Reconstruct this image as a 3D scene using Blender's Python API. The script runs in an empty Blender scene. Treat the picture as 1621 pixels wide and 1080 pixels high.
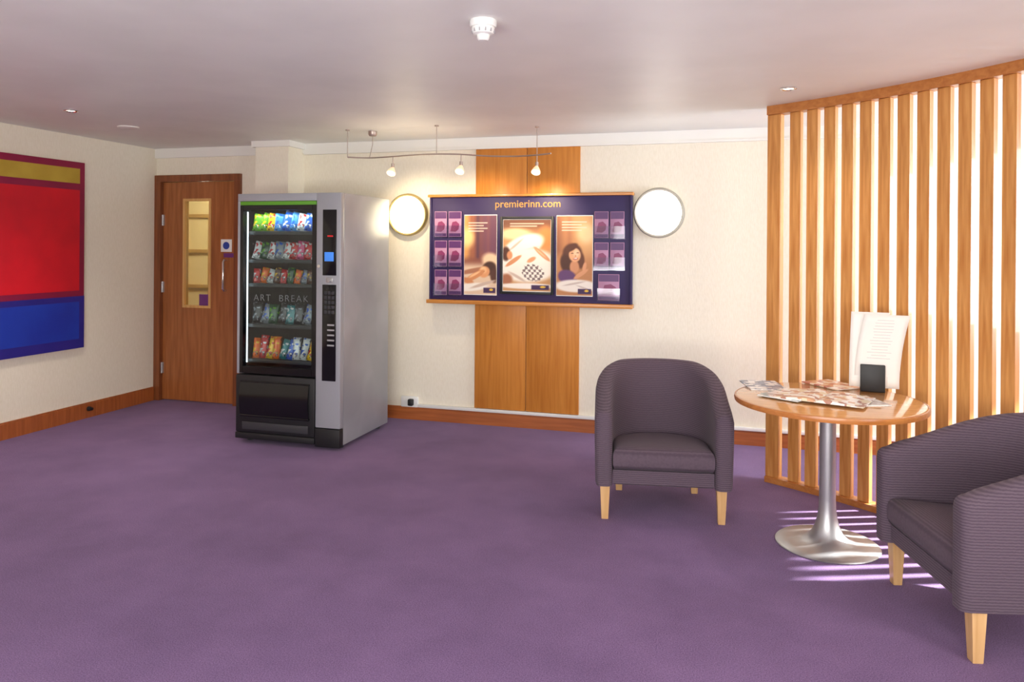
import bpy, bmesh, math, random
from mathutils import Vector, Matrix
random.seed(4)
SC=bpy.context.scene; COL=SC.collection
R=math.radians
# ------------------------------------------------------------------ camera
F=1180.0; CX=810.5; HY=390.0; CAMZ=1.45
YAW=R(16.07); ROLL=R(0.4)
fw=Vector((-math.sin(YAW),math.cos(YAW),0)); rt=Vector((math.cos(YAW),math.sin(YAW),0)); up=Vector((0,0,1))
C0=Vector((0,0,CAMZ))
cam=bpy.data.cameras.new('camera'); co=bpy.data.objects.new('camera',cam); COL.objects.link(co)
rc=rt*math.cos(ROLL)+up*math.sin(ROLL); uc=up*math.cos(ROLL)-rt*math.sin(ROLL)
M=Matrix((rc,uc,-fw)).transposed().to_4x4(); M.translation=C0
co.matrix_world=M
cam.sensor_width=36; cam.lens=36*F/1621; cam.shift_y=-(540-HY)/1621; cam.clip_start=0.05
SC.camera=co
def ray(px,py):
    x=px-CX; y=py-HY
    xl=x*math.cos(ROLL)+y*math.sin(ROLL); yl=-x*math.sin(ROLL)+y*math.cos(ROLL)
    return fw+rt*(xl/F)-up*(yl/F)
def on_y(px,py,Y): d=ray(px,py); return C0+d*(Y/d.y)
def on_x(px,py,X): d=ray(px,py); return C0+d*(X/d.x)
def on_z(px,py,Z): d=ray(px,py); return C0+d*((Z-CAMZ)/d.z)
# ------------------------------------------------------------------ materials
def lin(c):
    r=[]
    for v in c[:3]:
        v=v/255.0
        r.append(v/12.92 if v<=.04045 else ((v+.055)/1.055)**2.4)
    return (r[0],r[1],r[2],1)
def mat(name,c,rough=.6,metal=0,emit=None,es=0,coat=0,spec=None):
    m=bpy.data.materials.new(name); m.use_nodes=True
    b=m.node_tree.nodes['Principled BSDF']
    b.inputs['Base Color'].default_value=lin(c); b.inputs['Roughness'].default_value=rough
    b.inputs['Metallic'].default_value=metal
    if coat: b.inputs['Coat Weight'].default_value=coat
    if spec is not None: b.inputs['Specular IOR Level'].default_value=spec
    if emit: b.inputs['Emission Color'].default_value=lin(emit); b.inputs['Emission Strength'].default_value=es
    return m
def noisy(m,c1,c2,scale=(1,1,1),ns=5,detail=4,bump=0,bs=None,lo=.35,hi=.65,dist=0.0,bdist=.01):
    nt=m.node_tree; N=nt.nodes; L=nt.links; b=N['Principled BSDF']
    tc=N.new('ShaderNodeTexCoord'); mp=N.new('ShaderNodeMapping'); mp.inputs['Scale'].default_value=scale
    L.new(tc.outputs['Object'],mp.inputs['Vector'])
    n=N.new('ShaderNodeTexNoise'); n.inputs['Scale'].default_value=ns; n.inputs['Detail'].default_value=detail
    n.inputs['Distortion'].default_value=dist
    L.new(mp.outputs[0],n.inputs['Vector'])
    cr=N.new('ShaderNodeValToRGB'); cr.color_ramp.elements[0].position=lo; cr.color_ramp.elements[1].position=hi
    cr.color_ramp.elements[0].color=lin(c1); cr.color_ramp.elements[1].color=lin(c2)
    L.new(n.outputs['Fac'],cr.inputs[0]); L.new(cr.outputs[0],b.inputs['Base Color'])
    if bump:
        n2=n
        if bs:
            n2=N.new('ShaderNodeTexNoise'); n2.inputs['Scale'].default_value=bs; n2.inputs['Detail'].default_value=2
            L.new(mp.outputs[0],n2.inputs['Vector'])
        bp=N.new('ShaderNodeBump'); bp.inputs['Strength'].default_value=bump; bp.inputs['Distance'].default_value=bdist
        L.new(n2.outputs['Fac'],bp.inputs['Height']); L.new(bp.outputs[0],b.inputs['Normal'])
    return m
def wood(name,c1,c2,rough=.4,vert=True,coat=.2,ns=3):
    m=mat(name,c1,rough,coat=coat)
    sc=(14,14,.9) if vert else (.9,14,14)
    return noisy(m,c1,c2,sc,ns,5,dist=.4,lo=.3,hi=.7)
M_wall=noisy(mat('cream_woven_wallcovering',(238,228,203),.8),(233,225,205),(240,233,215),(40,40,9),3,3,bump=.22,lo=.3,hi=.7,bdist=.003)
M_ceil=noisy(mat('ceiling_paint',(226,219,216),.5),(230,230,225),(237,237,232),(1,1,1),2,3)
M_white=mat('white_paint',(236,234,227),.5)
M_wplastic=mat('white_plastic',(232,232,228),.35)
M_carpet=mat('purple_carpet',(118,88,140),.95,spec=.1)
def carpet(m):
    nt=m.node_tree; N=nt.nodes; L=nt.links; b=N['Principled BSDF']
    b.inputs['Sheen Weight'].default_value=.08
    tc=N.new('ShaderNodeTexCoord')
    n=N.new('ShaderNodeTexNoise'); n.inputs['Scale'].default_value=210; n.inputs['Detail'].default_value=4; n.inputs['Roughness'].default_value=.8
    n2=N.new('ShaderNodeTexNoise'); n2.inputs['Scale'].default_value=1.8; n2.inputs['Detail'].default_value=8; n2.inputs['Roughness'].default_value=.62
    L.new(tc.outputs['Object'],n.inputs['Vector']); L.new(tc.outputs['Object'],n2.inputs['Vector'])
    cr=N.new('ShaderNodeValToRGB'); cr.color_ramp.elements[0].position=.34; cr.color_ramp.elements[1].position=.68
    cr.color_ramp.elements[0].color=lin((88,66,106)); cr.color_ramp.elements[1].color=lin((156,124,170))
    c2=N.new('ShaderNodeValToRGB'); c2.color_ramp.elements[0].position=.34; c2.color_ramp.elements[1].position=.66
    c2.color_ramp.elements[0].color=(.76,.75,.78,1); c2.color_ramp.elements[1].color=(1,1,1,1)
    mx=N.new('ShaderNodeMix'); mx.data_type='RGBA'; mx.blend_type='MULTIPLY'; mx.inputs[0].default_value=1
    L.new(n.outputs['Fac'],cr.inputs[0]); L.new(n2.outputs['Fac'],c2.inputs[0])
    L.new(cr.outputs[0],mx.inputs[6]); L.new(c2.outputs[0],mx.inputs[7]); L.new(mx.outputs[2],b.inputs['Base Color'])
    bp=N.new('ShaderNodeBump'); bp.inputs['Strength'].default_value=.15; bp.inputs['Distance'].default_value=.002
    L.new(n.outputs['Fac'],bp.inputs['Height']); L.new(bp.outputs[0],b.inputs['Normal'])
carpet(M_carpet)
M_door=wood('reddish_door_veneer',(142,80,36),(172,104,54))
M_frame=wood('dark_door_frame',(112,58,28),(140,78,40))
M_base=wood('skirting_wood',(146,76,32),(178,100,48),vert=False)
M_panel=wood('golden_panel_veneer',(190,116,38),(210,138,56),.35)
M_slat=wood('light_slat_wood',(184,116,50),(220,160,90),.45)
M_rail=wood('screen_rail_wood',(170,102,46),(194,128,66),.4,vert=False)
M_beech=wood('beech_leg_wood',(206,160,104),(224,184,130),.4)
M_top=wood('table_top_veneer',(204,146,88),(222,170,112),.15,vert=False,coat=.6)
M_edge=wood('table_edge_wood',(178,108,50),(200,132,70),.3,vert=False)
M_lightwood=wood('vision_frame_wood',(204,152,84),(220,174,108),.4)
M_steel=mat('brushed_metal',(186,186,188),.4,.8)
M_chrome=mat('chrome',(222,222,222),.12,1)
M_machine=noisy(mat('silver_grey_metal',(178,180,186),.4,.3),(158,160,164),(174,176,180),(1,1,1),3,2)
M_mgrey=mat('pale_grey_door_metal',(166,168,174),.4,.2)
M_black=mat('black_gloss',(14,14,16),.18)
M_blackm=mat('black_matt',(22,22,24),.5)
M_dgrey=mat('dark_grey_plastic',(52,52,56),.45)
M_shelf=mat('machine_shelf_metal',(78,84,86),.35,.6)
M_lime=mat('lime_header',(92,154,42),.4,emit=(92,154,42),es=.06)
M_strip=mat('machine_lamp_strip',(255,255,255),.4,emit=(240,248,255),es=3)
M_red=mat('red_digits',(150,20,24),.4,emit=(255,30,30),es=.4)
M_bluescr=mat('blue_screen',(60,120,210),.3,emit=(70,140,230),es=.5)
M_navy=mat('deep_purple_board',(44,30,80),.6)
M_yellow=mat('yellow_lettering',(186,134,52),.5)
M_letter=mat('pale_grey_lettering',(122,130,132),.5)
M_paper=mat('white_paper',(240,238,232),.6)
M_greyline=mat('grey_print',(165,163,165),.6)
M_faint=mat('faint_print',(206,203,202),.6)
def glassmat(name,tint=(255,255,255),g=.08):
    m=bpy.data.materials.new(name); m.use_nodes=True; nt=m.node_tree; N=nt.nodes; L=nt.links
    N.clear(); o=N.new('ShaderNodeOutputMaterial'); t=N.new('ShaderNodeBsdfTransparent'); t.inputs[0].default_value=lin(tint)
    gl=N.new('ShaderNodeBsdfGlossy'); gl.inputs['Roughness'].default_value=.05
    mx=N.new('ShaderNodeMixShader'); mx.inputs[0].default_value=g
    L.new(t.outputs[0],mx.inputs[1]); L.new(gl.outputs[0],mx.inputs[2]); L.new(mx.outputs[0],o.inputs[0]); return m
M_glass=glassmat('clear_glass',(235,240,240),.04)
def rib(nm,c1,c2,band,sc,bump):
    m=mat(nm,(92,78,92),.9,spec=.15)
    nt=m.node_tree; N=nt.nodes; L=nt.links; b=N['Principled BSDF']
    b.inputs['Sheen Weight'].default_value=.06
    tc=N.new('ShaderNodeTexCoord'); w=N.new('ShaderNodeTexWave'); w.bands_direction=band; w.inputs['Scale'].default_value=sc
    w.inputs['Distortion'].default_value=1.6; w.inputs['Detail'].default_value=3; w.inputs['Detail Scale'].default_value=3
    L.new(tc.outputs['Object'],w.inputs['Vector'])
    cr=N.new('ShaderNodeValToRGB'); cr.color_ramp.elements[0].color=lin(c1); cr.color_ramp.elements[1].color=lin(c2)
    L.new(w.outputs['Fac'],cr.inputs[0]); L.new(cr.outputs[0],b.inputs['Base Color'])
    bp=N.new('ShaderNodeBump'); bp.inputs['Strength'].default_value=bump; bp.inputs['Distance'].default_value=.003
    L.new(w.outputs['Fac'],bp.inputs['Height']); L.new(bp.outputs[0],b.inputs['Normal']); return m
M_fab=rib('ribbed_mauve_grey_fabric',(81,68,80),(103,89,100),'Z',30,.18)
M_fabseat=rib('ribbed_seat_fabric',(82,69,80),(98,84,95),'Y',26,.15)
# ------------------------------------------------------------------ geometry helper
class G:
    def __init__(s): s.v=[]; s.f=[]; s.m=[]
    def add(s,vs,fs,mi=0,mx=None):
        o=len(s.v)
        for p in vs:
            p=Vector(p); s.v.append(mx@p if mx is not None else p)
        for f in fs: s.f.append([i+o for i in f]); s.m.append(mi)
        return s
    def box(s,a,b,bev=0,mi=0,mx=None,seg=2):
        a=Vector(a); b=Vector(b); c=(a+b)/2; d=b-a
        bm=bmesh.new(); bmesh.ops.create_cube(bm,size=1)
        for v in bm.verts: v.co=Vector((v.co.x*d.x,v.co.y*d.y,v.co.z*d.z))+c
        if bev: bmesh.ops.bevel(bm,geom=bm.edges[:],offset=bev,segments=seg,profile=.5,affect='EDGES')
        bm.verts.index_update()
        s.add([v.co.copy() for v in bm.verts],[[v.index for v in f.verts] for f in bm.faces],mi,mx); bm.free(); return s
    def lathe(s,prof,seg=32,mx=None,mi=0):
        vs=[];fs=[];n=len(prof)
        for k in range(seg):
            a=2*math.pi*k/seg
            for r,z in prof: vs.append((r*math.cos(a),r*math.sin(a),z))
        for k in range(seg):
            k2=(k+1)%seg
            for i in range(n-1):
                a,b,c,d=k*n+i,k2*n+i,k2*n+i+1,k*n+i+1
                if prof[i][0]<1e-6 and prof[i+1][0]<1e-6: continue
                if prof[i][0]<1e-6: fs.append([a,c,d])
                elif prof[i+1][0]<1e-6: fs.append([a,b,d])
                else: fs.append([a,b,c,d])
        return s.add(vs,fs,mi,mx)
    def cyl(s,p0,p1,r0,r1=None,seg=16,mi=0):
        if r1 is None: r1=r0
        p0=Vector(p0);p1=Vector(p1); d=p1-p0; q=d.to_track_quat('Z','Y').to_matrix().to_4x4(); q.translation=p0
        return s.lathe([(0,0),(r0,0),(r1,d.length),(0,d.length)],seg,q,mi)
    def tube(s,pts,r,seg=8,mi=0):
        pts=[Vector(p) for p in pts]; n=len(pts); vs=[];fs=[]; u=None
        for i,p in enumerate(pts):
            t=(pts[min(i+1,n-1)]-pts[max(i-1,0)]).normalized()
            if u is None: u=t.orthogonal().normalized()
            u=(u-t*u.dot(t)).normalized(); w=t.cross(u)
            for k in range(seg):
                a=2*math.pi*k/seg; vs.append(p+u*(r*math.cos(a))+w*(r*math.sin(a)))
        for i in range(n-1):
            for k in range(seg):
                k2=(k+1)%seg; fs.append([i*seg+k,i*seg+k2,(i+1)*seg+k2,(i+1)*seg+k])
        fs.append(list(range(seg))[::-1]); fs.append([(n-1)*seg+k for k in range(seg)])
        return s.add(vs,fs,mi)
    def levels(s,rings,mi=0,capb=True,capt=True):
        n=len(rings[0]); vs=[p for r in rings for p in r]; fs=[]
        for i in range(len(rings)-1):
            for k in range(n):
                k2=(k+1)%n; fs.append([i*n+k,i*n+k2,(i+1)*n+k2,(i+1)*n+k])
        if capb: fs.append(list(range(n))[::-1])
        if capt: fs.append([(len(rings)-1)*n+k for k in range(n)])
        return s.add(vs,fs,mi)
    def build(s,name,mats,parent=None,smooth=True,loc=None,ang=38):
        me=bpy.data.meshes.new(name); me.from_pydata([tuple(v) for v in s.v],[],s.f)
        if not isinstance(mats,(list,tuple)): mats=[mats]
        for m in mats: me.materials.append(m)
        for p,mi in zip(me.polygons,s.m): p.material_index=mi; p.use_smooth=smooth
        bm=bmesh.new(); bm.from_mesh(me); bmesh.ops.recalc_face_normals(bm,faces=bm.faces[:]); bm.to_mesh(me); bm.free()
        if smooth: me.set_sharp_from_angle(angle=R(ang))
        me.update()
        o=bpy.data.objects.new(name,me); COL.objects.link(o)
        if parent: o.parent=parent
        if loc is not None: o.location=loc
        return o
def tag(o,label=None,cat=None,group=None,kind=None):
    if label: o['label']=label
    if cat: o['category']=cat
    if group: o['group']=group
    if kind: o['kind']=kind
    return o
def thing(name,label,cat,loc=(0,0,0),rz=0,group=None):
    o=bpy.data.objects.new(name,None); o.empty_display_size=.1; COL.objects.link(o); o.location=loc; o.rotation_euler=(0,0,rz)
    return tag(o,label,cat,group)
def struct(g,name,m,label,cat,smooth=False): return tag(g.build(name,m,None,smooth),label,cat,None,'structure')
def text(body,size,m,parent,loc,name='lettering',rot=(math.pi/2,0,0),sx=1.0,sp=1.0,off=.0004):
    c=bpy.data.curves.new(name,'FONT'); c.body=body; c.size=size; c.extrude=.0006; c.align_x='CENTER'; c.align_y='CENTER'; c.space_character=sp; c.offset=off
    t=bpy.data.objects.new(name+'_tmp',c); COL.objects.link(t); bpy.context.view_layer.update()
    me=bpy.data.meshes.new_from_object(t.evaluated_get(bpy.context.evaluated_depsgraph_get()))
    bpy.data.objects.remove(t); me.materials.clear(); me.materials.append(m)
    o=bpy.data.objects.new(name,me); COL.objects.link(o); o.parent=parent; o.location=loc; o.rotation_euler=rot; o.scale=(sx,1,1)
    return o
H=2.33; LX=-5.11; BY=5.76; RX=3.0; FY=-1.3
# ------------------------------------------------------------------ shell
struct(G().box((LX-2.3,FY-.1,-.1),(RX+.12,7.4,0)),'floor',M_carpet,'purple speckled carpet floor','floor')
struct(G().box((LX-2.3,FY-.1,H),(RX+.12,7.4,H+.1)),'ceiling',M_ceil,'smooth off-white ceiling','ceiling')
struct(G().box((LX-.12,FY,0),(LX,BY+.12,H)),'wall_left',M_wall,'cream left wall carrying the colour-block painting','wall')
DX1=-4.185; DZ=2.085
struct(G().box((LX,BY,DZ),(DX1,BY+.12,H)).box((DX1,BY,0),(RX+.12,BY+.12,H)),'wall_back',M_wall,'cream back wall behind the vending machine and notice board','wall')
g=G(); WY0,WY1,WZ0,WZ1=4.0,5.5,.9,2.1
g.box((RX,FY,0),(RX+.12,WY0,H)).box((RX,WY1,0),(RX+.12,BY,H)).box((RX,WY0,0),(RX+.12,WY1,WZ0)).box((RX,WY0,WZ1),(RX+.12,WY1,H))
struct(g,'wall_right',M_wall,'cream right wall with the window behind the slatted screen','wall')
g=G(); g.box((RX+.03,WY0,WZ0),(RX+.09,WY0+.05,WZ1)).box((RX+.03,WY1-.05,WZ0),(RX+.09,WY1,WZ1)).box((RX+.03,WY0+.05,WZ0),(RX+.09,WY1-.05,WZ0+.05)).box((RX+.03,WY0+.05,WZ1-.05),(RX+.09,WY1-.05,WZ1))
struct(g,'window_1',M_white,'white framed window behind the slatted screen','window')
struct(G().box((LX-.12,FY-.1,0),(RX+.12,FY,H)),'wall_front',M_wall,'cream wall behind the camera','wall')
g=G(); g.box((LX-2.3,7.2,0),(-3.2,7.3,H)).box((LX-2.3,BY+.12,0),(LX-2.2,7.2,H)).box((-3.3,BY+.12,0),(-3.2,7.2,H)).box((LX-2.2,BY,0),(LX-.12,BY+.12,H))
struct(g,'wall_corridor',mat('corridor_paint',(222,200,150),.7),'pale yellow corridor walls seen through the door glass','wall')
g=G()
for zz in (.55,.95,1.35,1.75): g.box((-6.22,7.16,zz),(-5.6,7.2,zz+.04))
for xx in (-6.22,-5.98,-5.64): g.box((xx,7.15,.55),(xx+.04,7.2,1.79))
struct(g,'window_2',mat('corridor_glazing_bars',(176,140,84),.5),'glazing bars in the corridor beyond the door','window')
CX0,CX1,CY=-3.877,-3.557,5.516
struct(G().box((CX0,CY,0),(CX1,BY,H)),'wall_pillar',M_wall,'cream boxed pillar rising behind the vending machine','pillar')
g=G(); g.box((LX,BY-.025,H-.085),(CX0,BY,H)).box((CX0-.025,CY-.025,H-.05),(CX1+.025,BY-.0,H)).box((CX1,BY-.025,H-.085),(RX,BY,H)).box((CX1+.02,BY-.04,H-.095),(RX,BY,H-.08))
struct(g,'trim_1',M_white,'white cornice along the top of the back wall','cornice')
def skirt_x(x0,x1,Y,h,g): g.box((x0,Y-.02,0),(x1,Y,h-.01)).box((x0,Y-.014,h-.01),(x1,Y,h))
g=G(); skirt_x(DX1,CX0,BY,.11,g); skirt_x(CX1,RX,BY,.105,g)
struct(g,'baseboard_back',M_base,'reddish wood skirting along the back wall','skirting')
g=G().box((LX,FY,0),(LX+.02,BY-.04,.115)).box((LX,FY,.115),(LX+.013,BY-.04,.125))
struct(g,'baseboard_left',wood('skirting_wood_left',(146,76,32),(178,100,48)),'reddish wood skirting along the left wall','skirting')
a=on_y(660,645,BY); tr=G().box((a.x,BY-.028,.106),(RX-.02,BY,.132),.004)
tag(tr.build('cable_trunking',M_wplastic),'thin white cable trunking running along the top of the skirting','trunking')
# ------------------------------------------------------------------ door
p0=on_y(293,315,BY+.03); p1=on_y(336,488,BY+.03)
vx0,vx1,vz0,vz1=p0.x,p1.x,p1.z,p0.z
lx0,lx1,lz1=LX+.07,DX1-.065,DZ-.065
dy0,dy1=BY+.01,BY+.055
g=G().box((lx0,dy0,.008),(vx0,dy1,lz1)).box((vx1,dy0,.008),(lx1,dy1,lz1)).box((vx0,dy0,.008),(vx1,dy1,vz0)).box((vx0,dy0,vz1),(vx1,dy1,lz1))
door=struct(g,'door_1',M_door,'reddish wood door with narrow glazed panel beside the vending machine','door')
G().box((LX+.002,BY-.03,0),(LX+.068,BY+.1,DZ-.0625)).box((DX1-.063,BY-.03,0),(DX1+.0,BY+.1,DZ-.0625)).box((LX+.002,BY-.03,DZ-.062),(DX1,BY+.1,DZ-.001)).build('door_frame',M_frame,door,False)
g=G(); w=.022
g.box((vx0,dy0-.008,vz0),(vx0+w,dy1,vz1)).box((vx1-w,dy0-.008,vz0),(vx1,dy1,vz1)).box((vx0+w,dy0-.008,vz0),(vx1-w,dy1,vz0+w)).box((vx0+w,dy0-.008,vz1-w),(vx1-w,dy1,vz1))
g.build('glazing_frame',M_lightwood,door,False)
G().box((vx0+w,dy0+.015,vz0+w),(vx1-w,dy0+.021,vz1-w)).build('pane',M_glass,door)
s0=on_y(313,466,BY); s1=on_y(333,485,BY)
M_sign=mat('purple_sign',(110,50,120),.4)
G().box((s0.x,dy0+.008,s1.z),(s1.x-.01,dy0+.014,s0.z),.002).build('small_sign',M_sign,door)
hc=on_y(357,412,BY); hd=on_y(357,460,BY)
g=G().tube([(hc.x,dy0,hc.z),(hc.x,dy0-.03,hc.z),(hc.x,dy0-.045,hc.z-.015),(hc.x,dy0-.045,hd.z+.015),(hc.x,dy0-.03,hd.z),(hc.x,dy0,hd.z)],.011,10)
g.build('pull_handle',M_chrome,door)
q0=on_y(349,379,BY); q1=on_y(366,399,BY)
sg=G().box((q0.x,dy0-.004,q1.z),(q1.x,dy0,q0.z),.001).build('safety_sign',M_paper,door)
cc=(q0+q1)/2
G().lathe([(0,0),(.034,0),(.034,.002),(0,.002)],24,Matrix.Translation((cc.x,dy0-.0042,cc.z))@Matrix.Rotation(R(90),4,'X')).build('blue_disc',mat('sign_blue',(40,70,160),.4),sg)
G().box((q0.x+.03,dy0-.003,q1.z-.05),(q1.x+.03,dy0,q1.z-.012)).build('purple_strip',M_sign,door)
for zz in (1.62,1.0,.25):
    G().box((lx0-.012,dy0-.012,zz),(lx0+.014,dy0+.002,zz+.1)).cyl((lx0,dy0-.012,zz),(lx0,dy0-.012,zz+.1),.008,seg=10).build('hinge',M_steel,door)
# ------------------------------------------------------------------ painting (plain colour blocks)
ty0,ty1=3.55,on_x(128,400,LX).y; tz1=on_x(126,258,LX).z; tz0=on_x(130,549,LX).z
th=tz1-tz0
pt=thing('painting','large unframed canvas of red, yellow and blue colour blocks on the left wall','painting',(LX+.002,(ty0+ty1)/2,tz0))
hw=(ty1-ty0)/2
def cn(c1,c2,nm): return noisy(mat(nm,c1,.6),c1,c2,(1,1,1),3,5)
G().box((0,-hw,0),(.035,hw,th),.004).build('canvas',cn((134,14,62),(150,22,66),'crimson_paint'),pt)
def blk(nm,a,b,m,off,mb=.05):
    G().box((.035,-hw+mb,th*(1-b)),(.035+off,hw-mb,th*(1-a))).build(nm,m,pt)
blk('yellow_band',.035,.115,cn((196,166,60),(176,146,46),'mustard_paint'),.001)
blk('red_block',.15,.69,cn((218,12,36),(198,8,34),'red_paint'),.001)
blk('dark_blue_block',.72,1.0,cn((30,26,126),(44,32,136),'dark_blue_paint'),.001,.0)
blk('blue_block',.75,.95,cn((22,60,176),(18,46,160),'mid_blue_paint'),.002)
ds=on_x(140,648,LX+.02)
tag(G().cyl((LX+.02,ds.y,.075),(LX+.045,ds.y,.075),.02,.016).cyl((LX+.045,ds.y,.075),(LX+.06,ds.y,.075),.012).build('door_stop',M_blackm),'small black round door stop on the left skirting','door stop')
# ------------------------------------------------------------------ vending machine
VX0,VX1,VY,VD,VH=-3.45,-2.603,4.70,.77,1.82
vm=thing('vending_machine','tall silver snack vending machine with lit glass front and black bin','vending machine',((VX0+VX1)/2,VY,0))
vcx=(VX0+VX1)/2; hwv=(VX1-VX0)/2
wx0,wx1=-hwv+.045,.205
g=G()
g.box((-hwv,.05,.03),(-hwv+.02,VD,VH),.004).box((hwv-.02,.05,.03),(hwv,VD,VH),.004).box((-hwv+.02,.05,VH-.025),(hwv-.02,VD,VH),.004).box((-hwv+.02,VD-.02,.03),(hwv-.02,VD,VH-.025)).box((-hwv+.02,.05,.03),(hwv-.02,VD-.02,.06))
g.build('cabinet',M_machine,vm)
g=G().box((.21,.06,.06),(.24,VD-.03,VH-.03)).box((-hwv+.02,.62,.5),(.21,.65,VH-.03)).box((-hwv+.02,.06,.48),(.21,.62,.5)).box((-hwv+.02,.06,.5),(-hwv+.03,.62,VH-.03)).box((-hwv+.03,.06,VH-.04),(.21,.62,VH-.026))
g.build('inner_lining',M_blackm,vm)
G().box((-hwv,0,1.765),(.228,.048,VH),.004).box((-hwv,0,.505),(-hwv+.022,.048,1.765),.003).build('door_surround',M_mgrey,vm)
g=G(); fr=.022
g.box((-hwv+.022,.0,.51),(wx0+fr-.02,.046,1.735)).box((wx1-.012,0,.51),(.228,.046,1.735)).box((wx0,0,.51),(wx1-.01,.046,.56)).box((wx0,0,1.70),(wx1-.01,.046,1.735))
g.build('window_frame',M_black,vm,False)
G().box((-hwv+.024,-.004,1.736),(.226,.044,1.763),.003).build('header_strip',M_lime,vm)
gl=G().box((wx0,.02,.56),(wx1-.012,.026,1.70)).build('glass_front',M_glass,vm)
text('ART',.07,M_letter,gl,(-.225,.018,1.06),sp=1.2,off=-.0012); text('BREAK',.07,M_letter,gl,(.035,.018,1.06),sp=1.25,off=-.0012)
g=G().box((.23,-.004,.155),(hwv,.048,VH),.005); g.build('control_column',M_mgrey,vm)
cp=G().box((.283,-.010,1.235),(.39,-.003,1.70),.002).build('control_panel',M_black,vm)
G().box((.322,-.013,1.508),(.365,-.0095,1.518)).build('red_display',M_red,cp)
G().box((.300,-.014,1.335),(.372,-.0095,1.40),.002).build('blue_screen',M_bluescr,cp)
g=G().box((.283,-.010,.49),(.39,-.003,1.17),.002); kp=g.build('keypad_panel',M_black,vm)
for i in range(5):
    for j in range(3):
        G().box((.299+.029*j,-.015,1.10-.034*i),(.322+.029*j,-.0095,1.125-.034*i),.002).build('key',M_dgrey,kp)
for i in range(5):
    G().box((.325,-.014,.88-.036*i),(.380,-.0095,.892-.036*i),.002).build('price_tab',M_greyline,kp)
G().box((.31,-.012,1.185),(.365,-.003,1.22),.003).cyl((.337,-.012,1.2),(.337,-.018,1.2),.01).build('coin_slot',M_steel,vm)
G().cyl((.257,-.004,1.3),(.257,-.016,1.3),.012,seg=16).build('lock',M_chrome,vm)
b=G().box((-hwv,-.012,.08),(.228,.048,.5),.01).build('delivery_bin',M_blackm,vm)
vs=[];fs=[]
for k in range(9):
    z=.21+.24*k/8; y=-.012-.03*math.sin(math.pi*(.15+.7*k/8)); vs+= [(-hwv+.05,y,z),(.19,y,z)]
for k in range(8): fs.append([2*k,2*k+1,2*k+3,2*k+2])
fl=G().add(vs,fs); fl.box((-hwv+.05,-.03,.2),(.19,-.01,.215),.003).box((-hwv+.05,-.025,.448),(.19,-.01,.46),.003)
fl.build('flap',M_black,b)
G().box((-hwv+.06,-.018,.105),(.18,-.012,.16),.002).build('grille',M_dgrey,b)
G().box((-hwv,-.014,.035),(.228,.3,.078),.003).build('lower_trim',M_blackm,vm)
G().box((.23,-.010,.02),(hwv+.001,.046,.15),.004).build('kick_plate',M_blackm,vm)
for sx in (-1,1):
    for yy in (.1,.68): G().cyl((sx*.37,yy,0),(sx*.37,yy,.035),.025,seg=12).build('foot',M_dgrey,vm)
G().box((wx0-.005,.05,.58),(wx0+.004,.06,1.69)).build('lamp_strip',M_strip,vm)
G().box((wx1-.02,.05,.58),(wx1-.012,.06,1.69)).build('lamp_strip',M_strip,vm)
SZ=[1.545,1.337,1.160,.860,.600]
for z in SZ:
    sh=G().box((-hwv+.035,.085,z-.012),(.205,.6,z),.002).build('shelf',M_shelf,vm)
    G().box((-hwv+.035,.072,z-.022),(.205,.084,z+.003),.002).build('price_strip',M_shelf,sh)
coil=G()
coil.tube([(.025*math.cos(2*math.pi*i/14),.27*i/70,.027+.025*math.sin(2*math.pi*i/14)) for i in range(71)],.002,5)
coil0=None
CC={'yellow':(230,186,24),'blue':(26,90,190),'light blue':(60,135,200),'white':(215,218,215),'lime green':(96,165,34),'red':(195,25,30),'orange':(230,105,20),
    'purple':(110,50,140),'dark green':(24,76,48),'brown':(85,48,30),'silver':(130,138,144),'black':(30,32,36),'pink':(215,80,130),'teal':(24,120,124)}
PM={}
def wrap(c,c2):
    k=(c,c2)
    if k not in PM:
        m=mat(c.replace(' ','_')+'_wrapper',CC[c],.3,.1); nt=m.node_tree; N=nt.nodes; L=nt.links
        tc=N.new('ShaderNodeTexCoord'); n=N.new('ShaderNodeTexNoise'); n.inputs['Scale'].default_value=30; n.inputs['Detail'].default_value=1.5
        L.new(tc.outputs['Object'],n.inputs['Vector']); cr=N.new('ShaderNodeValToRGB'); cr.color_ramp.interpolation='CONSTANT'
        e=cr.color_ramp.elements; e[0].color=lin(CC[c2]); e[1].position=.58; e[1].color=lin(CC[c2]); x=e.new(.68); x.color=lin((225,225,220)); x=e.new(.3); x.color=lin(tuple(v*.45 for v in CC[c])); x=e.new(.38); x.color=lin(CC[c])
        L.new(n.outputs['Fac'],cr.inputs[0]); L.new(cr.outputs[0],N['Principled BSDF'].inputs['Base Color']); PM[k]=m
    return PM[k]
def packet(w,h,t,seed):
    g=G(); nx,nz=8,10; rnd=random.Random(seed)
    for side in (-1,1):
        vs=[];fs=[]
        for j in range(nz+1):
            for i in range(nx+1):
                u=i/nx*2-1; v=j/nz*2-1
                th_=t/2*max(0,(1-u**4))**.6*max(0,(1-v**6))**.7
                if j in(0,nz): th_=0
                vs.append((w/2*u*(1-.07*(1-v*v)),side*(th_+(rnd.uniform(0,.003) if 0<j<nz and 0<i<nx else 0)),h*(j/nz)+ (.003 if (i%2 and j==nz) else 0)))
        for j in range(nz):
            for i in range(nx):
                a=j*(nx+1)+i; fs.append([a,a+1,a+nx+2,a+nx+1])
        g.add(vs,fs)
    return g
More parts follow.
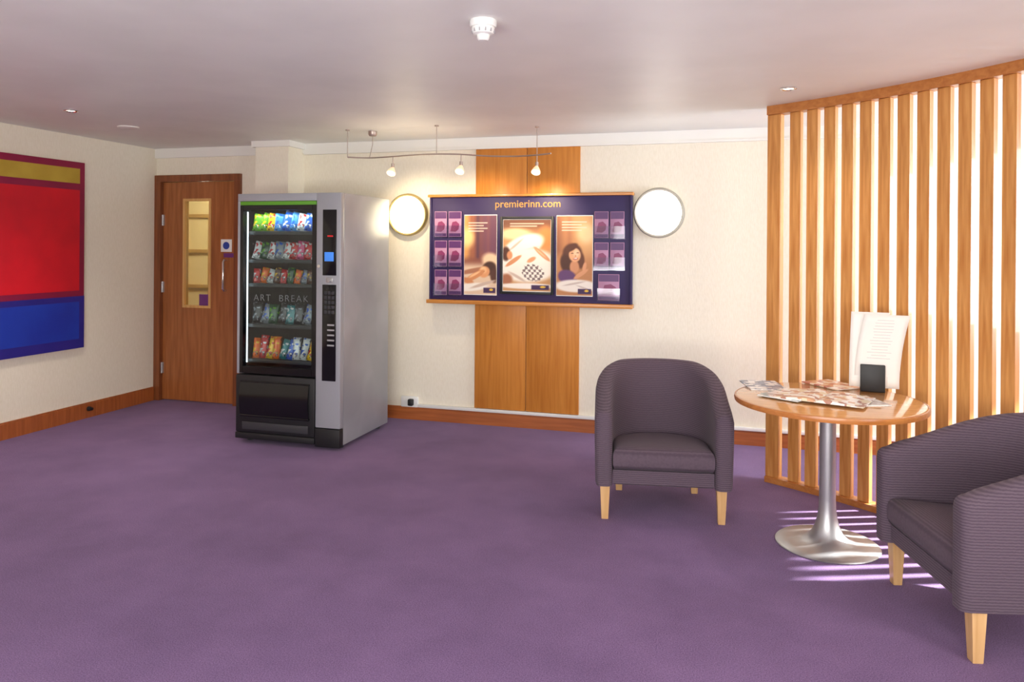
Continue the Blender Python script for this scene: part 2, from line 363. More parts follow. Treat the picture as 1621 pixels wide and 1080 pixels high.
rows=[('top shelf',['lime green','lime green','yellow','light blue','blue','light blue','white','blue','light blue'],.085,.145,.026,'crisp packet'),
      ('second shelf',['white','dark green','white','silver','white','red','pink','red','white'],.085,.135,.026,'crisp packet'),
      ('third shelf',['red','orange','white','brown','red','dark green','orange','silver','brown','yellow'],.058,.112,.024,'snack bar'),
      ('fourth shelf',['black','silver','dark green','black','teal','black','silver','black'],.085,.15,.028,'crisp packet'),
      ('bottom shelf',['orange','red','yellow','orange','teal','blue','white','white','yellow','yellow'],.060,.165,.024,'snack bar')]
SECOND={'white':'red','yellow':'red','blue':'white','light blue':'blue','red':'white','orange':'yellow','black':'silver','silver':'blue','lime green':'yellow','dark green':'lime green','brown':'yellow','pink':'white','teal':'white'}
ordn=['first','second','third','fourth','fifth','sixth','seventh','eighth','ninth','tenth']
for ri,(rn,cols,w,h,t,kind) in enumerate(rows):
    n=len(cols); x0=-hwv+.052; x1=.192; st=(x1-x0)/n
    for i,c_ in enumerate(cols):
        x=x0+st*(i+.5)
        if coil0 is None: coil0=coil.build('coil',M_steel,vm); c=coil0
        else:
            c=coil0.copy(); COL.objects.link(c); c.parent=vm
        c.location=(x,.088,SZ[ri]+.001)
        g=packet(w*random.uniform(.92,1.0),h*random.uniform(.88,1.04),t,ri*10+i)
        sec='blue' if (c_=='white' and ri==4) else SECOND[c_]
        o=g.build(kind.replace(' ','_'),wrap(c_,sec))
        o.location=(vcx+x,VY+.122,SZ[ri]+.004); o.rotation_euler=(R(-5),R(random.uniform(2,16)),R(random.uniform(24,38)))
        tag(o,f'{c_} {kind}, {ordn[i]} from left, {rn} of the vending machine','snack',f'snacks on the {rn}')
# ------------------------------------------------------------------ wood wall panels
pa=on_y(752,440,BY-.02).x; pb=on_y(833,440,BY-.02).x; pc=on_y(917,440,BY-.02).x
pz0=.10+.035; pz1=on_y(835,232,BY-.02).z
for a,b,l in ((pa,pb-.002,'tall golden wood wall panel on the left, behind the notice board'),(pb+.002,pc,'tall golden wood wall panel on the right, behind the notice board')):
    tag(G().box((a,BY-.018,pz0),(b,BY,pz1),.002).build('wall_panel',M_panel),l,'wall panel')
# ------------------------------------------------------------------ notice board
NY=BY-.075
n0=on_y(681,318,NY); n1=on_y(1000,478,NY)
nx0,nx1=n0.x,n1.x; nz1=on_y(840,311,NY).z; nz0=on_y(840,478,NY).z
nb=thing('notice_board','wide deep purple notice board with wooden ledges holding posters and leaflets','notice board',((nx0+nx1)/2,BY,nz0))
ncx=(nx0+nx1)/2; hx=(nx1-nx0)/2; nh=nz1-nz0
G().box((-hx+.015,-.072,.0),(hx-.015,-.019,nh),.003).build('backing_board',M_navy,nb)
M_led=wood('ledge_wood',(186,116,46),(206,140,66),.35,vert=False)
G().box((-hx-.01,-.105,nh),(hx+.01,-.019,nh+.022),.004).build('top_ledge',M_led,nb)
G().box((-hx-.01,-.125,-.03),(hx+.01,-.019,0),.004).build('bottom_ledge',M_led,nb)
for s in (-1,1): G().box((s*(hx-.008)-.008,-.085,0),(s*(hx-.008)+.008,-.019,nh),.002).build('side_edge',M_navy,nb)
q=on_y(835,323,NY)
text('premierinn.com',.084,M_yellow,nb,(q.x-ncx,-.0735,q.z-nz0),sx=1.0)
M_lp=[mat('leaflet_purple',(84,40,98),.4),mat('leaflet_pink',(176,128,160),.5),mat('leaflet_magenta',(128,46,92),.4)]
M_pocket=glassmat('clear_pocket',(245,245,250),.05)
def leaflet(x0,y0,x1,y1,label,grp,var=0):
    a=on_y(x0,y0,NY-.012); b=on_y(x1,y1,NY-.012); w=b.x-a.x; h=a.z-b.z
    t=thing('leaflet',label,'leaflet',((a.x+b.x)/2,NY-.006,b.z),0,grp)
    G().box((-w/2,-.004,0),(w/2,0,h),.0008).build('sheet',M_lp[1],t)
    G().box((-w/2+.004,-.0055,h*.72),(w/2-.004,-.004,h-.004)).build('heading_block',M_lp[0],t)
    G().add([(( u*.5)*w,-.0055,v*h) for u,v in ((-.7,.22),(.1,.2),(.6,.3),(.7,.5),(.2,.62),(-.4,.58))],[[0,1,2,3,4,5]]).build('picture_block',M_lp[2],t,False)
    G().box((-w/2+.004,-.0055,.004),(w/2-.004,-.004,h*.14)).build('footer_block',M_lp[0],t)
    G().box((a.x-ncx-.006,-.098,b.z-nz0-.008),(b.x-ncx+.006,-.094,b.z-nz0+h*.45)).build('clear_pocket',M_pocket,nb)
rn=['top','middle','bottom']
for r,(ya,yb) in enumerate(((335,375),(381,422),(427,467))):
    for c,(xa,xb) in enumerate(((688,707),(710,730))):
        leaflet(xa,ya,xb,yb,f'purple and pink leaflet, {rn[r]} row, {"outer left" if c==0 else "second"} column, left side of the notice board','leaflets in the left rack',0)
for r,(ya,yb) in enumerate(((335,377),(384,427))):
    for c,(xa,xb) in enumerate(((941,963),(966,988))):
        leaflet(xa,ya,xb,yb,f'purple and pink leaflet, {rn[r] if r==0 else "second"} row, {"inner" if c==0 else "outer right"} column, right side of notice board','leaflets in the right rack',1)
leaflet(947,434,980,476,'single wider leaflet below the two right-hand rows on the notice board','leaflets in the right rack',0)
# posters: softly blended printed picture stored as a colour attribute on a fine grid
M_print=mat('poster_print',(255,255,255),.55)
nt=M_print.node_tree; at=nt.nodes.new('ShaderNodeAttribute'); at.attribute_name='ink'; nt.links.new(at.outputs['Color'],nt.nodes['Principled BSDF'].inputs['Base Color'])
def poster(x0,y0,x1,y1,label,bg,layers,frame=False):
    a=on_y(x0,y0,NY-.012); b=on_y(x1,y1,NY-.012); w=b.x-a.x; h=a.z-b.z
    t=thing('poster',label,'poster',((a.x+b.x)/2,NY-.004,b.z),0)
    G().box((-w/2,-.006,0),(w/2,.0,h),.001).build('sheet',M_paper,t)
    nu,nv=64,140; e=.02
    vs=[((i/nu-.5)*w*.98,-.0068,(.01+.98*j/nv)*h) for j in range(nv+1) for i in range(nu+1)]
    fs=[[j*(nu+1)+i,j*(nu+1)+i+1,(j+1)*(nu+1)+i+1,(j+1)*(nu+1)+i] for j in range(nv) for i in range(nu)]
    o=G().add(vs,fs).build('printed_picture',M_print,t,False)
    me=o.data; ca=me.color_attributes.new('ink','FLOAT_COLOR','POINT')
    asp=h/w
    for k in range(len(me.vertices)):
        i=k%(nu+1); j=k//(nu+1); u=i/nu; v=j/nv
        c=list(bg)
        for L in layers:
            if L[0]=='e':
                _,col,cx,cy,rx,ry,rot,soft=L
                dx=(u-cx); dy=(v-cy)*asp; x=dx*math.cos(rot)+dy*math.sin(rot); y=-dx*math.sin(rot)+dy*math.cos(rot)
                d=math.hypot(x/rx,y/(ry*asp)); al=min(1,max(0,(1-d)/soft+.5))
            elif L[0]=='r':
                _,col,a0,b0,a1,b1,_r,soft=L
                al=min(1,max(0,min(u-a0,a1-u)/soft+.5))*min(1,max(0,min(v-b0,b1-v)*asp/soft+.5))
            elif L[0]=='c':
                _,col,a0,b0,a1,b1,_r,soft=L
                uu=u+.3*(v-.2); al=0
                if ((uu-(a0+a1)/2)/((a1-a0)/2))**2+((v-(b0+b1)/2)/((b1-b0)/2))**2<1: al=.7 if (int((uu)*18)+int(v*asp*18))%2 else 0
            al=al*al*(3-2*al)
            c=[c[q]*(1-al)+col[q]*al for q in range(3)]
        ca.data[k].color=lin(tuple(min(255,x*.9+6) for x in c))
    if frame:
        G().box((-w/2-e,-.016,-e),(-w/2,0,h+e),.002).box((w/2,-.016,-e),(w/2+e,0,h+e),.002).box((-w/2,-.016,h),(w/2,0,h+e),.002).box((-w/2,-.016,-e),(w/2,0,0),.002).build('frame',M_blackm,t)
def tl_(u,v,n,wd): return [('r',(240,225,205),u,v-.035*k,u+wd*(1-.2*(k%2)),v-.035*k+.012,0,.02) for k in range(n)]
foot=[('r',(60,30,76),.6,.02,.97,.085,0,.02),('e',(236,190,60),.84,.06,.06,.014,0,.3)]
poster(735,340,786,468,'left poster of a resting woman in warm golden light',(136,76,58),
 [('r',(110,62,84),.5,.45,1.3,1.3,0,.6),('r',(222,156,84),-.2,.45,.16,1.2,0,.25),('r',(160,92,60),.22,.45,.3,1.2,0,.15),('e',(255,214,140),.1,.72,.2,.12,0,1.1),('r',(86,48,64),.38,.45,.46,1.2,0,.12),('r',(130,74,78),.7,.45,.78,1.2,0,.15),
  ('r',(228,198,168),-.2,-.2,1.2,.38,0,.25),('e',(170,110,80),.3,.3,.5,.03,.2,.7),('e',(240,206,168),.85,.42,.3,.1,-.4,.6),('e',(66,34,22),.78,.33,.22,.085,.5,.4),('e',(80,42,26),.94,.24,.13,.09,0,.5),('e',(226,156,104),.62,.285,.18,.07,.6,.35),
  ('e',(246,196,144),.60,.31,.09,.04,.6,.9),('e',(140,76,54),.60,.285,.045,.006,.6,.6),('e',(160,70,56),.53,.255,.03,.008,.6,.6),('e',(212,138,86),.34,.235,.34,.038,.5,.4),('e',(244,190,136),.32,.25,.2,.014,.5,.9),('e',(206,132,84),.1,.17,.2,.035,-.3,.5),
  ('e',(246,238,228),.25,.09,.5,.05,.1,.5),('e',(206,180,164),.6,.13,.4,.02,.3,.7)]+tl_(.12,.9,4,.6)+foot)
poster(796,347,872,463,'middle black-framed poster of white bedding with a checked cushion',(206,150,96),
 [('r',(120,70,46),-.2,.86,1.3,1.2,0,.3),('e',(250,214,160),.25,.8,.34,.08,0,.8),('e',(222,140,70),.9,.74,.16,.16,0,.9),('e',(250,244,232),.42,.62,.46,.15,.4,.3),('e',(220,204,186),.44,.56,.3,.02,.3,.8),('e',(206,186,168),.26,.64,.2,.015,.7,.8),('e',(250,242,230),.5,.36,.66,.24,0,.3),
  ('e',(80,42,28),.06,.52,.09,.1,0,.5),('e',(216,144,98),.14,.5,.06,.06,0,.5),('e',(222,150,104),.82,.52,.22,.03,-.7,.35),('e',(244,190,144),.80,.53,.15,.012,-.7,.8),('e',(214,144,98),.22,.42,.2,.03,.6,.35),('e',(226,158,112),.6,.44,.1,.03,.5,.5),
  ('c',(90,70,74),.42,.14,.88,.38,0,0),('e',(170,104,70),.08,.16,.12,.08,0,.7),('e',(206,184,170),.3,.2,.2,.02,-.5,.8),('e',(250,242,232),.5,.07,.6,.04,0,.5)]+tl_(.14,.94,2,.72)+foot,True)
poster(881,341,938,470,'right poster of a smiling woman leaning on white bedding',(192,130,82),
 [('r',(226,170,112),.5,.5,1.3,1.2,0,.6),('r',(148,90,60),-.2,.5,.14,1.2,0,.3),('r',(174,110,72),.3,.5,.4,1.2,0,.2),('e',(252,214,158),.82,.78,.24,.12,0,1),('e',(88,46,28),.44,.53,.27,.125,.2,.35),('e',(74,38,24),.26,.4,.15,.12,.2,.5),('e',(100,54,32),.68,.44,.1,.1,0,.5),('e',(212,146,104),.5,.36,.13,.08,0,.4),
  ('e',(234,172,126),.51,.51,.165,.088,.15,.25),('e',(250,204,164),.55,.53,.08,.05,0,1),('e',(96,56,42),.44,.53,.038,.006,0,.5),('e',(96,56,42),.59,.537,.038,.006,0,.5),('e',(180,80,66),.53,.462,.07,.012,.1,.4),('e',(252,240,232),.53,.465,.05,.007,.1,.4),('e',(208,138,98),.53,.497,.022,.012,0,.9),('e',(88,46,28),.4,.6,.2,.04,.5,.5),
  ('e',(96,58,108),.3,.23,.26,.09,-.3,.35),('e',(222,156,112),.68,.27,.24,.026,.6,.35),('e',(226,160,116),.78,.36,.05,.06,-.2,.5),('e',(246,236,226),.55,.12,.6,.08,0,.35),('e',(206,188,180),.5,.15,.3,.012,.2,.8),('e',(210,194,186),.75,.1,.2,.01,-.3,.8)]+tl_(.14,.92,4,.7)+foot)
# ------------------------------------------------------------------ wall lights
RXM=Matrix.Rotation(R(90),4,'X')
def wall_light(px,py,label,col,es,rimc,rr,cool):
    p=on_y(px,py,BY-.05)
    t=thing('wall_light',label,'wall light',(p.x,BY,p.z),0,'round wall lights either side of the notice board')
    G().lathe([(0,0),(rr*.8,0),(rr*.8,.02),(0,.02)],40,RXM).build('backplate',M_steel,t)
    G().lathe([(rr*.86,.015),(rr*.98,.018),(rr,.035),(rr*.99,.055),(rr*.94,.068),(rr*.88,.064),(rr*.87,.045),(rr*.86,.015)],48,RXM).build('rim',rimc,t)
    prof=[(rr*.88,.045)]+[(rr*.88*math.cos(R(a)),.05+.055*math.sin(R(a))) for a in (0,15,30,45,60,75)]+[(0,.105)]
    G().lathe(prof,40,RXM).build('glass_dome',mat('lit_glass',col,.4,emit=col,es=es),t)
wall_light(645,340,'round wall light with warm yellow glow, between vending machine and notice board',(255,243,205),8,mat('brass_rim',(176,156,104),.35,.5),.178,0)
wall_light(1043,337,'round wall light with white glow, right of the notice board',(255,250,240),10,mat('white_rim',(172,168,158),.35,.5),.192,0)
# ------------------------------------------------------------------ socket
p=on_y(650,635,BY)
so=thing('wall_socket','white wall socket with black plug, right of the vending machine','socket',(p.x,BY,p.z))
G().box((-.075,-.03,-.045),(.075,0,.045),.006).build('faceplate',M_wplastic,so)
G().box((-.0,-.07,-.028),(.045,-.03,.028),.01).build('plug',M_blackm,so)
G().box((-.05,-.034,.01),(-.035,-.029,.03)).build('switch',M_white,so)
# ------------------------------------------------------------------ track light
TZ=2.12
tp=[on_z(x,y,TZ) for x,y in ((550,249),(585,250),(622,248),(655,245.5),(691,244),(730,244.5),(770,247),(815,247.5),(850,245.5),(872,243))]
org=tp[4].copy()
tl=thing('track_light','thin curved ceiling track light with three small spot heads before the notice board','track light',(org.x,org.y,H))
loc=lambda v:(v.x-org.x,v.y-org.y,v.z-H)
M_rod=mat('satin_track_metal',(176,160,150),.35,.7)
sm=[]
for i in range(len(tp)-1):
    for k in range(4):
        a=tp[max(i-1,0)];b=tp[i];c=tp[i+1];d=tp[min(i+2,len(tp)-1)];u=k/4
        sm.append(.5*((2*b)+(c-a)*u+(2*a-5*b+4*c-d)*u*u+(3*b-a-3*c+d)*u**3))
sm.append(tp[-1])
G().tube([loc(v) for v in sm],.0055,8).build('track',M_rod,tl)
for i in (0,4,8):
    v=tp[i]; G().cyl((v.x-org.x,v.y-org.y,TZ-H),(v.x-org.x,v.y-org.y,0),.003,seg=8).lathe([(0,0),(.016,0),(.016,-.008),(0,-.01)],16,Matrix.Translation((v.x-org.x,v.y-org.y,0))).build('suspension_rod',M_rod,tl)
v=on_z(590,210,H-.01)
G().lathe([(0,0),(.033,0),(.033,-.025),(.026,-.038),(0,-.042)],24,Matrix.Translation((v.x-org.x,v.y-org.y,0))).tube([(v.x-org.x,v.y-org.y,-.04),(v.x-org.x,v.y-org.y,-.1),loc(tp[1])],.0025,6).build('power_feed',M_rod,tl)
M_bulb=mat('halogen_bulb',(255,240,210),.3,emit=(255,225,170),es=30)
M_shade=mat('frosted_spot_glass',(235,215,195),.3,emit=(255,214,160),es=.7)
for px,i in ((622,2),(723,5),(857,8)):
    v=tp[i]; base=Vector(loc(v))
    hd_=G().cyl(base,base+Vector((0,0,-.06)),.004,seg=8).lathe([(0,0),(.012,0),(.012,.028),(0,.028)],12,Matrix.Translation(base+Vector((0,0,-.08)))).build('spot_head',M_rod,tl)
    mx=Matrix.Translation(base+Vector((0,0,-.085)))@Matrix.Rotation(R(-35),4,'X')@Matrix.Rotation(R(180),4,'X')
    G().lathe([(.012,0),(.016,.008),(.032,.042),(.035,.056),(.032,.056),(.013,.012)],20,mx).build('glass_shade',M_shade,hd_)
    G().lathe([(0,.018),(.010,.02),(.016,.036),(.012,.052),(0,.06)],12,mx).build('bulb',M_bulb,hd_)
    l=bpy.data.lights.new('track_spot','SPOT'); l.energy=18; l.color=(1,.8,.54); l.spot_size=R(100); l.spot_blend=.9; l.shadow_soft_size=.03
    lo=bpy.data.objects.new('track_spot_lamp',l); COL.objects.link(lo); lo.location=v+Vector((0,.06,-.19)); 
    lo.rotation_euler=(Vector((v.x,BY,1.6))-lo.location).to_track_quat('-Z','Y').to_euler()
l=bpy.data.lights.new('track_glow','SPOT'); l.energy=6; l.color=(1,.8,.58); l.spot_size=R(150); l.spot_blend=1; l.shadow_soft_size=.05
lo=bpy.data.objects.new('track_glow_lamp',l); COL.objects.link(lo); lo.location=tp[3]+Vector((0,-.05,-.35)); lo.rotation_euler=(R(180),0,0)
# ------------------------------------------------------------------ ceiling fixtures
def downlight(px,py,label,grp,power=30,r=.04):
    p=on_z(px,py,H-.002); t=thing('ceiling_downlight',label,'downlight',(p.x,p.y,H),0,grp)
    G().lathe([(r*.7,-.001),(r*1.1,-.001),(r*1.1,-.006),(r*.95,-.009),(r*.7,-.004),(r*.7,-.001)],28).build('trim_ring',M_chrome,t)
    G().lathe([(0,-.002),(r*.69,-.002),(r*.6,-.004),(0,-.004)],24).build('lens',mat('downlight_lens',(255,250,240),.3,emit=(255,240,215),es=6),t)
    l=bpy.data.lights.new('downlight','SPOT'); l.energy=power; l.color=(1,.86,.76); l.spot_size=R(115); l.spot_blend=1; l.shadow_soft_size=.05
    lo=bpy.data.objects.new('downlight_lamp',l); COL.objects.link(lo); lo.location=(p.x,p.y,H-.03)
downlight(1248,140,'small lit downlight in the ceiling near the slatted screen','ceiling downlights',20)
downlight(112,175,'small lit downlight in the ceiling near the painting','ceiling downlights',75)
p=on_z(203,201,H); t=thing('ceiling_disc','small flat white disc on the ceiling above the door','ceiling fitting',(p.x,p.y,H))
G().lathe([(0,0),(.075,0),(.075,-.006),(.065,-.01),(0,-.01)],28).build('cover',M_white,t)
p=on_z(765,33,H)
sd=thing('smoke_detector','round white smoke detector on the ceiling','smoke detector',(p.x,p.y,H))
G().lathe([(0,0),(.053,0),(.053,-.018),(.05,-.026),(0,-.026)],36).build('base',M_wplastic,sd)
h_=G().lathe([(0,-.026),(.044,-.026),(.046,-.04),(.04,-.052),(.026,-.056),(.024,-.07),(.018,-.078),(0,-.08)],36).build('sensor_head',M_wplastic,sd)
g=G()
for k in range(12):
    a=2*math.pi*k/12; g.box((.0395,-.0025,-.048),(.0463,.0025,-.036),mx=Matrix.Rotation(a,4,'Z'))
g.build('vent_slot',M_greyline,h_)
# ------------------------------------------------------------------ armchairs
def armchair(label,loc,rz):
    t=thing('armchair',label,'armchair',loc,rz,'tub armchairs beside the round table')
    h=.047; cw=.312; yf=-.325; yc=-.07; ry=.385; zb=.19; EX=.91
    st=[]
    ns=6
    for k in range(ns): st.append((-cw, yf+(yc-yf)*k/ns, -1,0))
    for k in range(33):
        a=math.pi-math.pi*k/32
        x=cw*math.copysign(abs(math.cos(a))**EX,math.cos(a)); y=yc+ry*abs(math.sin(a))**EX
        nx,ny=math.cos(a)/cw,math.sin(a)/ry; l=math.hypot(nx,ny); st.append((x,y,nx/l,ny/l))
    for k in range(ns-1,-1,-1): st.append((cw, yf+(yc-yf)*k/ns, 1,0))
    def zt(y):
        u=min(1,max(0,(y+.36)/.6)); s=u*u*(3-2*u); fr_=max(0,(-.25-y)/.08)
        return .595+.178*(.55*u+.45*s)-.014*min(1,fr_)**2
    rings=[]
    def ring(x,y,nx,ny,sc,dz,dy):
        z=zt(y)-dz; k=max(0,min(1,(y+.1)/.4))*.045
        pr=[(-h-k,zb),(-h-k,zb+.2),(-h-k*.35,z-.12),(-h,z-.045),(-h*.92,z-.028),(-h*.7,z-.012),(-h*.38,z-.003),(0,z),(h*.38,z-.003),(h*.7,z-.012),(h*.92,z-.028),(h*1.02,z-.05),(h*1.02,zb+.25),(h*.9,zb+.02),(h*.78,zb)]
        return [Vector((x+nx*o*sc,y+ny*o*sc+dy,zz)) for o,zz in pr]
    s0=st[0]; s1=st[-1]
    capst=((.45,.022,-.032),(.68,.012,-.028),(.86,.005,-.018),(.96,.001,-.008))
    for sc,dz,dy in capst: rings.append(ring(*s0,sc,dz,dy))
    for s_ in st: rings.append(ring(*s_,1,0,0))
    for sc,dz,dy in capst[::-1]: rings.append(ring(*s1,sc,dz,dy))
    G().levels(rings).build('tub_shell',M_fab,t,ang=60)
    def outline(inset,yfr):
        o=[]; w=cw-h-.003-inset; r2=ry-h-.05-inset
        for k in range(5): o.append((-w,yfr+inset+(yc-yfr-inset)*k/5))
        for k in range(21):
            a=math.pi-math.pi*k/20; o.append((w*math.copysign(abs(math.cos(a))**EX,math.cos(a)),yc+r2*abs(math.sin(a))**EX))
        for k in range(4,-1,-1): o.append((w,yfr+inset+(yc-yfr-inset)*k/5))
        return o
    cu=G(); cu.levels([[Vector((x,y,z-max(0,z-.3)*(y+.33)*.9)) for x,y in outline(i,-.342)] for i,z in ((.02,.275),(.006,.283),(0,.30),(-.001,.335),(0,.355),(.006,.373),(.018,.386),(.04,.395),(.08,.401),(.16,.405))])
    cu.build('seat_cushion',M_fabseat,t,ang=60)
    cu=G(); cu.levels([[Vector((x,y,z)) for x,y in outline(i,-.325)] for i,z in ((.01,.192),(0,.2),(0,.27),(.01,.275))])
    cu.build('seat_base',M_fab,t)
    for x,y in ((-.303,-.285),(.303,-.285),(-.22,.20),(.22,.20)):
        a,b_=.026,.018
        g=G().levels([[Vector((x+i*s_,y+j*s_,z)) for i,j in ((-1,-1),(1,-1),(1,1),(-1,1))] for s_,z in ((b_*.9,0),(b_,.003),(a,.192))])
        g.build('leg',M_beech,t)
    return t
armchair('mauve grey tub armchair with beech legs left of the round table, facing the camera',(-.362,4.302,0),R(8.9))
armchair('mauve grey tub armchair with beech legs right of the round table, partly out of frame',(1.06,3.335,0),R(-77))
# ------------------------------------------------------------------ table
TX,TY,TT=.482,3.94,.715
tb=thing('pedestal_table','round wooden table on silver pedestal between the armchairs','table',(TX,TY,0))
TR=.442
G().lathe([(0,TT-.026),(TR-.017,TT-.026),(TR-.011,TT-.002),(TR-.017,TT),(0,TT)],72).build('tabletop',M_top,tb)
G().lathe([(TR-.017,TT-.0245),(TR-.003,TT-.026),(TR,TT-.013),(TR-.003,TT-.002),(TR-.0105,TT-.001)],72).build('edge_band',M_edge,tb)
G().lathe([(0,TT-.04),(.16,TT-.04),(.16,TT-.0262),(0,TT-.0262)],32).build('mounting_plate',M_blackm,tb)
G().lathe([(0,.0),(.238,0),(.241,.005),(.234,.010),(.18,.014),(.13,.021),(.095,.036),(.072,.06),(.056,.095),(.046,.135),(.040,.18),(.0385,.22)],64).build('pedestal_base',M_steel,tb)
G().lathe([(.0384,.21),(.038,.5),(.037,TT-.04)],32).build('column',M_steel,tb)
def magmat(nm,cs):
    m=mat(nm,cs[0],.3); nt=m.node_tree; N=nt.nodes; L=nt.links; b=N['Principled BSDF']
    tc=N.new('ShaderNodeTexCoord'); v=N.new('ShaderNodeTexVoronoi'); v.inputs['Scale'].default_value=30; v.distance='CHEBYCHEV'
    L.new(tc.outputs['Object'],v.inputs['Vector']); cr=N.new('ShaderNodeValToRGB'); cr.color_ramp.interpolation='CONSTANT'
    sp=N.new('ShaderNodeSeparateColor'); L.new(v.outputs['Color'],sp.inputs[0]); L.new(sp.outputs[0],cr.inputs[0])
    e=cr.color_ramp.elements; e[0].color=lin(cs[0]); e[1].position=.9; e[1].color=lin(cs[-1])
    for i,c in enumerate(cs[1:-1]): x=e.new((i+1)/(len(cs)-1)*.9); x.color=lin(c)
    L.new(cr.outputs[0],b.inputs['Base Color']); return m
def magazine(px,py,rz,z,w,h,label,m,opened=False):
    p=on_z(px,py,TT+z); t=thing('magazine',label,'magazine',(p.x,p.y,TT+z+.0005),R(rz),'magazines spread on the round table')
    if opened:
        for s in (-1,1):
            vs=[];fs=[];n=10
            for i in range(n+1):
                u=i/n; x=s*u*w; zz=.003+.014*math.sin(math.pi*min(1,u*1.1)**.6)*(1-u*.55)
                vs+=[(x,-h/2,zz),(x,h/2,zz),(x,-h/2,0),(x,h/2,0)]
            for i in range(n):
                a=4*i; b=a+4; fs+=[[a,b,b+1,a+1],[a+2,a+3,b+3,b+2],[a,a+2,b+2,b],[a+1,b+1,b+3,a+3]]
            fs+=[[4*n,4*n+2,4*n+3,4*n+1]]
            G().add(vs,fs).build('open_page',m,t)
    else:
        G().box((-w/2+.001,-h/2+.001,.0006),(w/2-.001,h/2-.001,.0045)).build('pages',M_paper,t)
        g=G().box((-w/2,-h/2,.0047),(w/2,h/2,.0055)).box((-w/2,-h/2,0),(w/2,h/2,.0005)).box((-w/2-.0008,-h/2,0),(-w/2,h/2,.0055))
        g.build('cover',m,t)
    return t
magazine(1208,611,12,0,.19,.26,'closed magazine with blue and white cover at the left edge of the table',magmat('mag_a',[(238,238,235),(140,150,172),(225,221,216),(110,120,140),(245,243,240)]))
magazine(1252,626,-32,.006,.21,.27,'closed magazine with grey and teal cover under the open one',magmat('mag_b',[(230,226,222),(150,172,176),(241,238,234),(190,182,180)]))
magazine(1302,630,-20,.012,.21,.28,'open magazine with warm food pictures at the front of the table',magmat('mag_c',[(240,235,228),(214,168,132),(244,242,238),(176,128,110),(230,216,186),(244,242,238)]),True)
magazine(1318,610,38,.0,.19,.25,'closed magazine with orange and red cover behind the open one',magmat('mag_d',[(222,172,130),(242,230,214),(196,122,104),(244,241,236)]))
magazine(1366,636,20,.0,.16,.22,'small pale brochure at the front right of the magazines',magmat('mag_e',[(238,235,230),(196,182,174),(244,241,238)]))
p=on_z(1381,620,TT)
mh=thing('menu_holder','black block menu stand on the round table','menu holder',(p.x,p.y,TT),R(-6))
G().box((-.058,-.022,0),(.058,-.004,.14),.004).box((-.058,.004,0),(.058,.022,.14),.004).box((-.058,-.0035,0),(.058,.0035,.02)).build('block',M_blackm,mh)
def sheet(w,h,lean,bend,label,off,rz,lines=True):
    t=thing('menu_card',label,'menu card',(p.x+off[0],p.y+off[1],TT+.021),R(rz),'cards held in the menu stand')
    vs=[];fs=[];n=10;mm=8
    for j in range(n+1):
        for i in range(mm+1):
            u=i/mm-.5; v=j/n
            vs.append((u*w+lean*v*v,bend*v*v,v*h))
    for j in range(n):
        for i in range(mm): a=j*(mm+1)+i; fs.append([a,a+1,a+mm+2,a+mm+1])
    o=G().add(vs,fs).build('sheet',M_paper,t); s=o.modifiers.new('s','SOLIDIFY'); s.thickness=.001; s.offset=0
    if lines:
        g=G()
        for k in range(14):
            v=.40+.04*k; wd=w*random.Random(k).uniform(.3,.55); y=bend*v*v-.0018; x=lean*v*v
            g.add([(-wd/2+x,y,v*h),(wd/2+x,y,v*h),(wd/2+x,y,v*h+.0025),(-wd/2+x,y,v*h+.0025)],[[0,1,2,3]])
        g.build('print_lines',M_faint,t,False)
sheet(.21,.375,.05,.01,'tall white printed menu card leaning right in the black stand',(.018,-.0015,0),-6)
sheet(.18,.385,.01,.03,'narrower white card standing behind in the black stand',(-.02,.002,0),-6,False)
# ------------------------------------------------------------------ slatted screen
P1,P2,P3=Vector((.258,4.913)),Vector((.83,4.50)),Vector((1.35,3.95))
def circ(a,b,c):
    d=2*(a.x*(b.y-c.y)+b.x*(c.y-a.y)+c.x*(a.y-b.y))
    ux=(a.length_squared*(b.y-c.y)+b.length_squared*(c.y-a.y)+c.length_squared*(a.y-b.y))/d
    uy=(a.length_squared*(c.x-b.x)+b.length_squared*(a.x-c.x)+c.length_squared*(b.x-a.x))/d
    return Vector((ux,uy))
cc=circ(P1,P2,P3); RR=(P1-cc).length; a0=math.atan2(P1.y-cc.y,P1.x-cc.x)
def arc(s,off=0): a=a0-s/RR; return Vector((cc.x+(RR+off)*math.cos(a),cc.y+(RR+off)*math.sin(a))),a
scr=thing('slatted_screen','curved floor-to-ceiling screen of light wood vertical slats behind the table','screen',(P1.x,P1.y,0))
def curved(s0,s1,half,z0,z1):
    rings=[]
    n=24
    for k in range(n+1):
        s=s0+(s1-s0)*k/n; i_,_=arc(s,-half); o_,_=arc(s,half)
        rings.append([Vector((i_.x-P1.x,i_.y-P1.y,z0)),Vector((o_.x-P1.x,o_.y-P1.y,z0)),Vector((o_.x-P1.x,o_.y-P1.y,z1)),Vector((i_.x-P1.x,i_.y-P1.y,z1))])
    return G().levels(rings)
SP=.1085; NS=22; SL=SP*NS
curved(-.005,SL,.04,H-.055,H).build('top_rail',M_rail,scr)
curved(-.005,SL,.04,0.0,.035).build('bottom_rail',M_rail,scr)
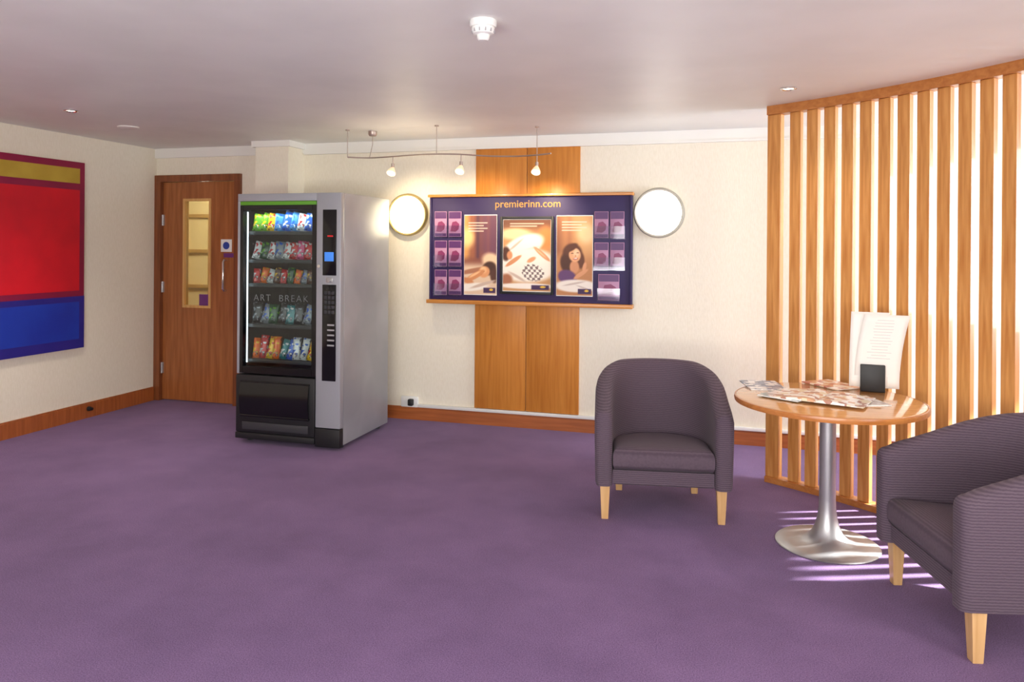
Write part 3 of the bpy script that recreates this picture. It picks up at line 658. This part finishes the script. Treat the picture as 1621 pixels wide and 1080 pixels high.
for k in range(NS):
    s=.035 if k==0 else k*SP+.062; p,a=arc(s); tw,dp=(.085,.05) if k==0 else (.068,.036)
    mx=Matrix.Translation((p.x-P1.x,p.y-P1.y,0))@Matrix.Rotation(a,4,'Z')
    o=G().box((-dp/2,-tw/2,.035),(dp/2,tw/2,H-.055),.002,seg=1).build('slat',M_slat,scr)
    o.matrix_local=mx
# ------------------------------------------------------------------ lights
def area(name,loc,target,sx,sy,e,c=(1,1,1)):
    l=bpy.data.lights.new(name,'AREA'); l.shape='RECTANGLE'; l.size=sx; l.size_y=sy; l.energy=e; l.color=c
    o=bpy.data.objects.new(name,l); COL.objects.link(o); o.location=loc
    o.rotation_euler=(Vector(target)-Vector(loc)).to_track_quat('-Z','Y').to_euler(); return o
area('window_daylight',(RX-.01,4.75,1.5),(1.4,5.5,1.3),1.4,1.15,105,(.80,.9,1))
area('front_fill_light',(-1.2,FY+.03,1.4),(-1.5,5,1.4),5.5,1.6,178,(1,.985,.97))  # added fill from behind the camera; the front wall has no window
area('side_fill_light',(2.9,1.0,1.4),(-3,2.8,1.3),2.2,1.4,62,(1,.985,.97))  # added soft side fill, set against a windowless stretch of right wall
area('ceiling_fill_light',(-1.0,-.9,.9),(-1.0,1.4,2.33),4.0,.5,66,(1,.985,.97))  # unseen upward fill added to brighten the ceiling, no fitting modelled
sun=bpy.data.lights.new('sun','SUN'); sun.energy=34; sun.angle=R(2.0); sun.color=(1,1,.96)
so_=bpy.data.objects.new('sun',sun); COL.objects.link(so_)
d=Vector((-.93*math.cos(R(35)),-.36*math.cos(R(35)),-math.sin(R(35)))); so_.rotation_euler=d.to_track_quat('-Z','Y').to_euler()
pl_=bpy.data.lights.new('corridor_lamp','POINT'); pl_.energy=45; pl_.color=(1,.9,.72); pl_.shadow_soft_size=.1
po=bpy.data.objects.new('corridor_lamp',pl_); COL.objects.link(po); po.location=(-5.0,6.3,2.1)
area('machine_lamp',(vcx-.1,VY+.075,1.69),(vcx-.1,VY+.13,.8),.5,.03,1.6,(.95,1,1))
w=bpy.data.worlds.new('world'); SC.world=w; w.use_nodes=True
w.node_tree.nodes['Background'].inputs[0].default_value=(.85,.92,1,1); w.node_tree.nodes['Background'].inputs[1].default_value=1.2
SC.view_settings.view_transform='Standard'
try: SC.view_settings.look='None'
except Exception: pass
SC.view_settings.exposure=0
